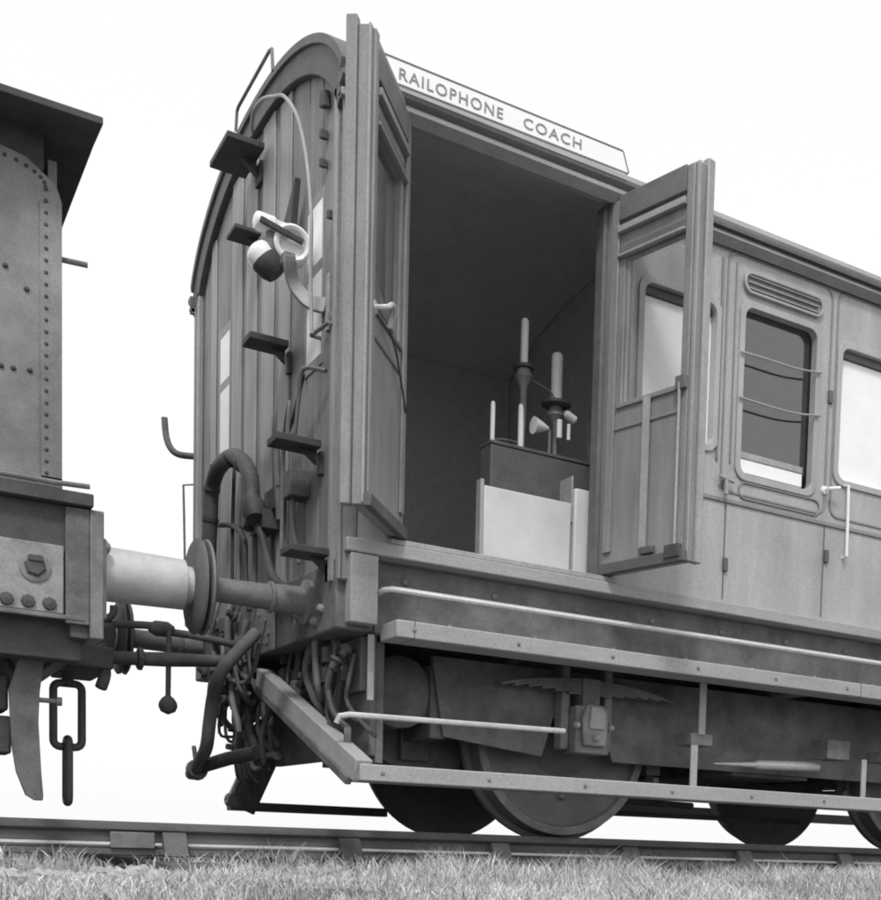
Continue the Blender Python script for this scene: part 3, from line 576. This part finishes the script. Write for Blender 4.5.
# ---- coach drawgear
cg = empty('screw_coupling', (-.05, 0, .95)); cg.parent = co
def PC(mb, name, m, bevel=0): o = mb.build(name, m, cg, bevel); o.location = (.05, 0, -.95); return o
PC(MB().tube([(.0, 0, .85), (-.2, 0, .83), (-.45, 0, .81), (-.78, 0, .785)], [.028, .03, .036, .03], 12), 'coupling_screw', 'under')
PC(MB().tube([(-.10, .05, .93), (-.30, .05, .95), (-.42, .05, .955), (-.50, .05, .975), (-.72, .05, .955)], .02, 10, sub=4), 'coupling_link', 'under')
b = MB(); b.tube([(-.435, 0, .96), (-.438, 0, .60)], .013, 8); b.lathe((-.438, 0, .60), (0, 0, -1), [(-.035, .012), (-.02, .030), (.0, .042), (.02, .045), (.045, .034), (.06, .0)], 20); PC(b, 'ball_weight_handle', 'under')
b = MB(); b.lathe((-.55, 0, .80), (-1, 0, 0), [(0, .03), (.01, .055), (.03, .055), (.04, .03)], 8); PC(b, 'collar', 'under')
b = MB(); b.lathe((-.52, .05, .965), (1, 0, 0), [(0, .02), (.03, .038), (.09, .038), (.12, .02)], 14); PC(b, 'trunnion', 'under')
# ------------------------------------------------------------- signal lamp (hangs on the arm)
la = tag(empty('signal_lamp', (-.15, -.9, 2.47)), 'white enamelled signal lamp of joined drums on the coach end', 'lamp')
def PL(mb, name, m, bevel=0): o = mb.build(name, m, la, bevel); o.location = (.15, .9, -2.47); return o
# the photo's drum cluster, standing some 0.1-0.25 m off the end wall
def drum(c, ax, prof, nm, mt_): PL(MB().lathe(Vector(c), ax, prof, 28), nm, mt_)
drum((-.27, -.83, 2.635), (1, 0, -.05), [(0, .02), (.006, .034), (.018, .040), (.085, .040), (.095, .032), (.16, .030)], 'filament_housing', 'white')
drum((-.095, -.76, 2.575), (-.15, -1, -.1), [(0, .03), (.01, .07), (.03, .082), (.10, .084), (.118, .080), (.124, .070), (.118, .058), (.100, .052), (.098, .0)], 'lamp_body', 'white')
drum((-.255, -.79, 2.545), (.62, -.15, -.72), [(-.005, .004), (.0, .03), (.012, .052), (.035, .064), (.065, .066)], 'reflector_dome', 'white')
drum((-.255, -.79, 2.545), (.62, -.15, -.72), [(.066, .066), (.075, .069), (.12, .060), (.145, .045), (.15, .02), (.151, .0)], 'dome_collar', 'black')
b = MB(); b.beam((-.255, -.875, 2.625), (-.07, -.885, 2.575), .016, .026); PL(b, 'slotted_bar', 'black', .004)
b = MB(); b.tube([(-.20, -.84, 2.60), (-.20, -.84, 2.50)], .02, 10); b.box((-.165, -.93, 2.455), (-.115, -.86, 2.50)); PL(b, 'lamp_socket', 'iron', .006)
# ------------------------------------------------------------- apparatus inside the coach
cb = tag(empty('equipment_cabinet', (.95, -.98, 1.225)), 'pale square cabinet on the coach floor inside the open doorway', 'cabinet')
o = Bx((.72, -1.13, 1.226), (1.19, -1.075, 1.625)).build('cabinet_body', 'cabinet', cb, .006); o.location = (-.95, .98, -1.225)
o = Bx((.70, -1.135, 1.226), (.718, -1.085, 1.65)).build('corner_post', 'trim', cb, .003); o.location = (-.95, .98, -1.225)
pn = tag(empty('upright_case', (1.26, -1.05, 1.225)), 'tall narrow pale case beside the square cabinet at the door jamb', 'case')
o = Bx((1.205, -1.14, 1.226), (1.288, -.98, 1.70)).build('case_body', 'cabinet', pn, .008); o.location = (-1.26, 1.05, -1.225)
o = Bx((1.195, -1.12, 1.54), (1.204, -1.0, 1.76)).build('case_flap', 'trim', pn, .002); o.location = (-1.26, 1.05, -1.225)
dk = tag(empty('instrument_stand', (1.3, -.6, 1.225)), 'dark slate instrument stand behind the pale cabinet holding glass tubes', 'instrument stand')
m = MB(); m.box((.92, -.78, 1.226), (1.62, -.66, 1.945)); o = m.build('stand_body', 'panel', dk, .006); o.location = (-1.3, .6, -1.225)
m = MB(); m.box((.918, -.785, 1.945), (1.622, -.655, 1.962)); o = m.build('stand_top', 'panel', dk, .004); o.location = (-1.3, .6, -1.225)
def tube_thing(x, z0, z1, r, lab, base=True):
    t = tag(empty('glass_tube', (x, -.73, z0)), lab, 'glass tube', 'upright instrument tubes in the doorway')
    b = MB().lathe((0, 0, 0), (0, 0, 1), [(0, r*.9), (.01, r), (z1-z0-.012, r), (z1-z0, r*.7)], 20).build('tube_body', 'tube', t)
    if base:
        MB().lathe((0, 0, -.024), (0, 0, 1), [(0, r*2.2), (.004, r*2.6), (.018, r*2.6), (.022, r*1.2)], 24).build('tube_flange', 'black', t)
    return t
t1 = tube_thing(1.118, 2.385, 2.61, .020, 'tallest white tube on a dark disc, highest in the doorway')
m = MB(); m.lathe((0, 0, -.024), (0, 0, -1), [(0, .035), (.04, .045), (.09, .02), (.399, .012), (.40, .03)], 16); m.build('tube_stem', 'iron', t1)
t2 = tube_thing(1.31, 2.245, 2.487, .030, 'thick white tube on a broad dark disc, right of the others')
m = MB(); m.lathe((0, 0, -.024), (0, 0, -1), [(0, .03), (.05, .05), (.075, .03), (.1, .015), (.258, .015), (.259, .035)], 16); m.build('tube_stem', 'iron', t2)
m = MB(); m.lathe((.03, -.03, -.055), (.5, 0, -.2), [(0, .012), (.01, .022), (.07, .022), (.08, .01)], 14); m.build('tap', 'white', t2)
m = MB(); m.lathe((-.01, -.06, -.2), (0, 0, 1), [(0, .015), (.09, .015)], 12); m.lathe((.045, -.06, -.2), (0, 0, 1), [(0, .01), (.08, .01)], 12); m.build('terminal', 'tube', t2)
tube_thing(.95, 1.972, 2.166, .012, 'thin white tube standing alone, left of the other tubes', False)
tube_thing(1.11, 1.972, 2.188, .016, 'thin white tube directly beneath the tallest one', False)
t = tag(empty('speaking_horn', (1.2, -.75, 1.964)), 'small white flared horn between the tubes', 'horn')
m = MB(); m.lathe((-.035, -.01, .125), (1, 0, 0), [(0, .044), (.004, .042), (.05, .026), (.085, .01)], 20); m.build('bell', 'white', t)
m = MB(); m.tube([(.045, -.01, .125), (.06, -.01, .12), (.06, -.01, .0)], .008, 8); m.build('stem', 'iron', t)
for pts in ([(1.118, -.72, 2.40), (1.16, -.74, 2.32), (1.25, -.76, 2.28), (1.30, -.75, 2.24)], [(1.33, -.75, 2.42), (1.42, -.72, 2.40), (1.50, -.72, 2.25), (1.52, -.72, 1.965)], [(1.11, -.72, 2.0), (1.0, -.74, 1.99), (.96, -.73, 1.98)]):
    o = MB().tube(pts, .0035, 6, sub=5).build('wire', 'iron', dk); o.location = (-1.3, .6, -1.225)
# ------------------------------------------------------------- locomotive at the left
lo = tag(empty('steam_locomotive', (-3.5, 0, 0)), 'riveted locomotive cab end with an overhanging roof, at the left edge', 'locomotive')
def PE(mb, name, m, bevel=0): o = mb.build(name, m, lo, bevel); o.location = (3.5, 0, 0); return o
XE = -1.08
m = MB(); m.prism([(-7.5, 1.25), (XE, 1.25), (XE, 2.30), (XE-.02, 2.36), (XE-.12, 2.43), (XE-.35, 2.47), (-7.5, 2.47)], 1, -1.2, -1.17); PE(m, 'cab_side', 'cab', .004)
m = MB(); m.prism([(-7.5, 1.25), (XE, 1.25), (XE, 2.30), (XE-.02, 2.36), (XE-.12, 2.43), (XE-.35, 2.47), (-7.5, 2.47)], 1, 1.17, 1.2); PE(m, 'cab_side', 'cab', .004)
m = MB(); m.box((XE-.045, -1.165, 1.25), (XE-.012, 1.165, 2.46)); PE(m, 'cab_end', 'cab', .004)
m = MB(); m.prism([(-1.41, 2.548), (-1.41, 2.52), (-1.2, 2.535), (-.6, 2.545), (0, 2.55), (.6, 2.545), (1.2, 2.535), (1.41, 2.52), (1.41, 2.548), (.9, 2.62), (0, 2.66), (-.9, 2.62)], 0, -7.6, -.972); PE(m, 'cab_roof', 'cabdark', .004)
m = MB(); m.box((-7.4, -1.19, 2.40), (XE-.06, 1.19, 2.54)); PE(m, 'roof_coaming', 'cabdark')
m = MB()                                     # side overlap strips and rivets
m.box((XE-.075, -1.207, 1.26), (XE-.001, -1.2, 2.28)); m.box((-7.5, -1.207, 1.25), (XE-.0, -1.2, 1.29)); PE(m, 'corner_plate', 'cab', .002)
m = MB()
for k in range(25): m.bolt((XE-.055, -1.206, 1.30+k*.043), (0, -1, 0), .0075, .006)
for k in range(60): m.bolt((XE-.05-k*.048, -1.206, 1.27), (0, -1, 0), .0075, .006)
for k in range(8): a = k/7*1.45; m.bolt((XE-.055-.20*(1-math.cos(a)), -1.2, 2.34+.075*math.sin(a)), (0, -1, 0), .0075, .006)
for k in range(50): m.bolt((XE-.30-k*.048, -1.2, 2.418), (0, -1, 0), .0075, .006)
PE(m, 'rivets', 'cabdark')
m = MB()
for x_, z_ in ((-1.20, 1.955), (-1.245, 1.66+.0), (-1.285, 1.66), (-1.19, 1.665), (-1.27, 2.02)): m.bolt((x_, -1.2, z_), (0, -1, 0), .010, .010)
PE(m, 'side_studs', 'cabdark')
m = MB(); m.tube([(XE, -1.15, 2.115), (-.985, -1.15, 2.12)], .011, 8); PE(m, 'lamp_iron', 'iron')
m = MB(); m.tube([(XE-.5, -1.24, 1.263), (XE-.02, -1.24, 1.263), (-.99, -1.24, 1.268)], .010, 8); PE(m, 'handrail', 'iron')
m = MB(); m.box((-7.5, -1.24, 1.195), (-.975, 1.24, 1.243)); PE(m, 'footplate', 'cabdark', .004)
m = MB(); m.box((-7.5, -1.19, 1.02), (-1.0, -1.13, 1.195)); m.box((-1.05, -1.19, .70), (-.985, -1.05, 1.195)); m.box((-7.4, -1.1, 1.0), (-1.0, 1.19, 1.19)); PE(m, 'frame_valance', 'cabdark', .004)
m = MB(); m.box((-2.4, -1.205, .782), (-1.075, -1.195, 1.04)); PE(m, 'step_plate', 'plate', .008)
m = MB(); m.lathe((-1.175, -1.206, .945), (0, -1, 0), [(0, .055), (.006, .055), (.01, .045)], 24); PE(m, 'washer', 'cab')
m = MB(); m.lathe((-1.175, -1.217, .945), (0, -1, 0), [(0, .04), (.012, .03)], 6); m.box((-1.2, -1.235, .965), (-1.15, -1.21, .985)); PE(m, 'nut', 'cabdark')
m = MB()
for k in range(10): m.lathe((-1.125-k*.073, -1.206, .815), (0, -1, 0), [(0, .026), (.012, .022), (.014, .014), (.02, .0)], 8)
PE(m, 'bolts', 'cabdark')
m = MB(); m.box((-1.07, -1.212, .75), (-.985, -1.19, 1.19)); m.box((-2.4, -1.215, .762), (-1.0, -1.19, .780)); PE(m, 'angle_iron', 'under', .004)
m = MB(); m.box((-.985, -1.22, .70), (-.935, 1.22, 1.19)); PE(m, 'buffer_beam', 'iron', .006)
m = MB(); m.box((-.935, -1.1, .80), (-.905, -.62, 1.115)); m.bolt((-.905, -1.0, 1.10), (1, 0, 0), .03, .03); PE(m, 'buffer_plate', 'plate', .006)
b1 = buffer(-.87, -.905+3.5, 1, lo, True); b2_ = buffer(.87, -.905+3.5, 1, lo, True)
m = MB(); m.box((-2.6, -1.12, .62), (-1.0, -1.0, .78)); m.box((-2.6, -1.0, .74), (-1.0, 1.1, .9)); m.box((-1.02, -.9, .72), (-.96, .9, .86)); m.box((-2.5, -.9, .1), (-1.5, -.86, .76)); PE(m, 'main_frame', 'cabdark', .006)
m = MB(); m.rings([[(x-w, y-.012, z), (x+w, y-.012, z), (x+w, y+.012, z), (x-w, y+.012, z)] for x, y, z, w in ((-1.14, -1.0, .80, .035), (-1.15, -1.0, .70, .04), (-1.165, -1.0, .62, .045), (-1.19, -1.0, .50, .055), (-1.19, -1.0, .38, .05), (-1.185, -1.0, .28, .05), (-1.175, -1.0, .18, .045), (-1.155, -1.0, .09, .032), (-1.14, -1.0, .07, .015))], smooth=False); PE(m, 'guard_iron', 'under', .004)
m = MB(); m.tube([(-1.15, -1.0, .468), (-1.07, -1.0, .468)], .010, 8); m.lathe((-1.075, -1.0, .468), (1, 0, 0), [(0, .018), (.02, .018)], 10); PE(m, 'guard_iron_bolt', 'under')
m = MB(); m.box((-2.4, -.95, .42), (-1.24, -.75, .56)); m.box((-2.2, -.95, .25), (-1.23, -.8, .40)); m.beam((-1.25, -.9, .62), (-1.19, -.95, .45), .04, .05); PE(m, 'brake_hanger', 'cabdark', .01)
for X_ in (-2.4, -4.4, -6.4):
    for sg in (-1, 1): PE(MB().lathe((X_, sg*.69, .6), (0, sg, 0), [(0, .1), (0, .55), (-.02, .63), (.018, .63), (.03, .60), (.12, .59), (.125, .53), (.09, .52), (.09, .2), (.14, .12), (.14, 0)], 48), 'wheel', 'wheel')
m = MB(); m.box((-.935, -.2, .82), (-.9, .2, 1.08)); m.tube([(-.9, 0, .95), (-.78, 0, .95), (-.70, 0, .99), (-.69, 0, 1.04)], [.05, .04, .03, .018], 12, sub=3); m.tube([(-.90, 0, .84), (-.80, 0, .86), (-.72, 0, .93), (-.76, 0, .80), (-.86, 0, .76)], .045, 12, sub=4); PE(m, 'draw_hook', 'under')
m = MB(); m.box((-.93, -.30, .70), (-.74, .30, .80)); m.tube([(-.78, -.25, .76), (-.77, -.25, .68), (-.79, -.25, .61)], .028, 10, sub=3); m.beam((-.95, -.1, .72), (-.74, -.1, .82), .06, .05); PE(m, 'drawbar_pocket', 'under', .01)
def link(cx_, cz, w, h_, r_, y=-.0, flat='x'):
    pts = []
    for sx, sz, a0 in ((1, 1, 0), (-1, 1, 90), (-1, -1, 180), (1, -1, 270)):
        for i in range(5): a = R(a0+22.5*i); pts.append((sx*(w-.03)+.03*math.cos(a), sz*(h_-.03)+.03*math.sin(a)))
    return MB().tube([(cx_+a, y, cz+b) if flat == 'x' else (cx_, y+a, cz+b) for a, b in pts], r_, 10, close=True)
PE(MB().tube([(-.893, 0, .78), (-.893, 0, .635)], .026, 8), 'chain_shackle', 'under')
PE(link(-.893, .498, .062, .15, .019), 'chain_link', 'iron'); PE(link(-.893, .235, .034, .15, .020, 0, 'y'), 'chain_link', 'iron')
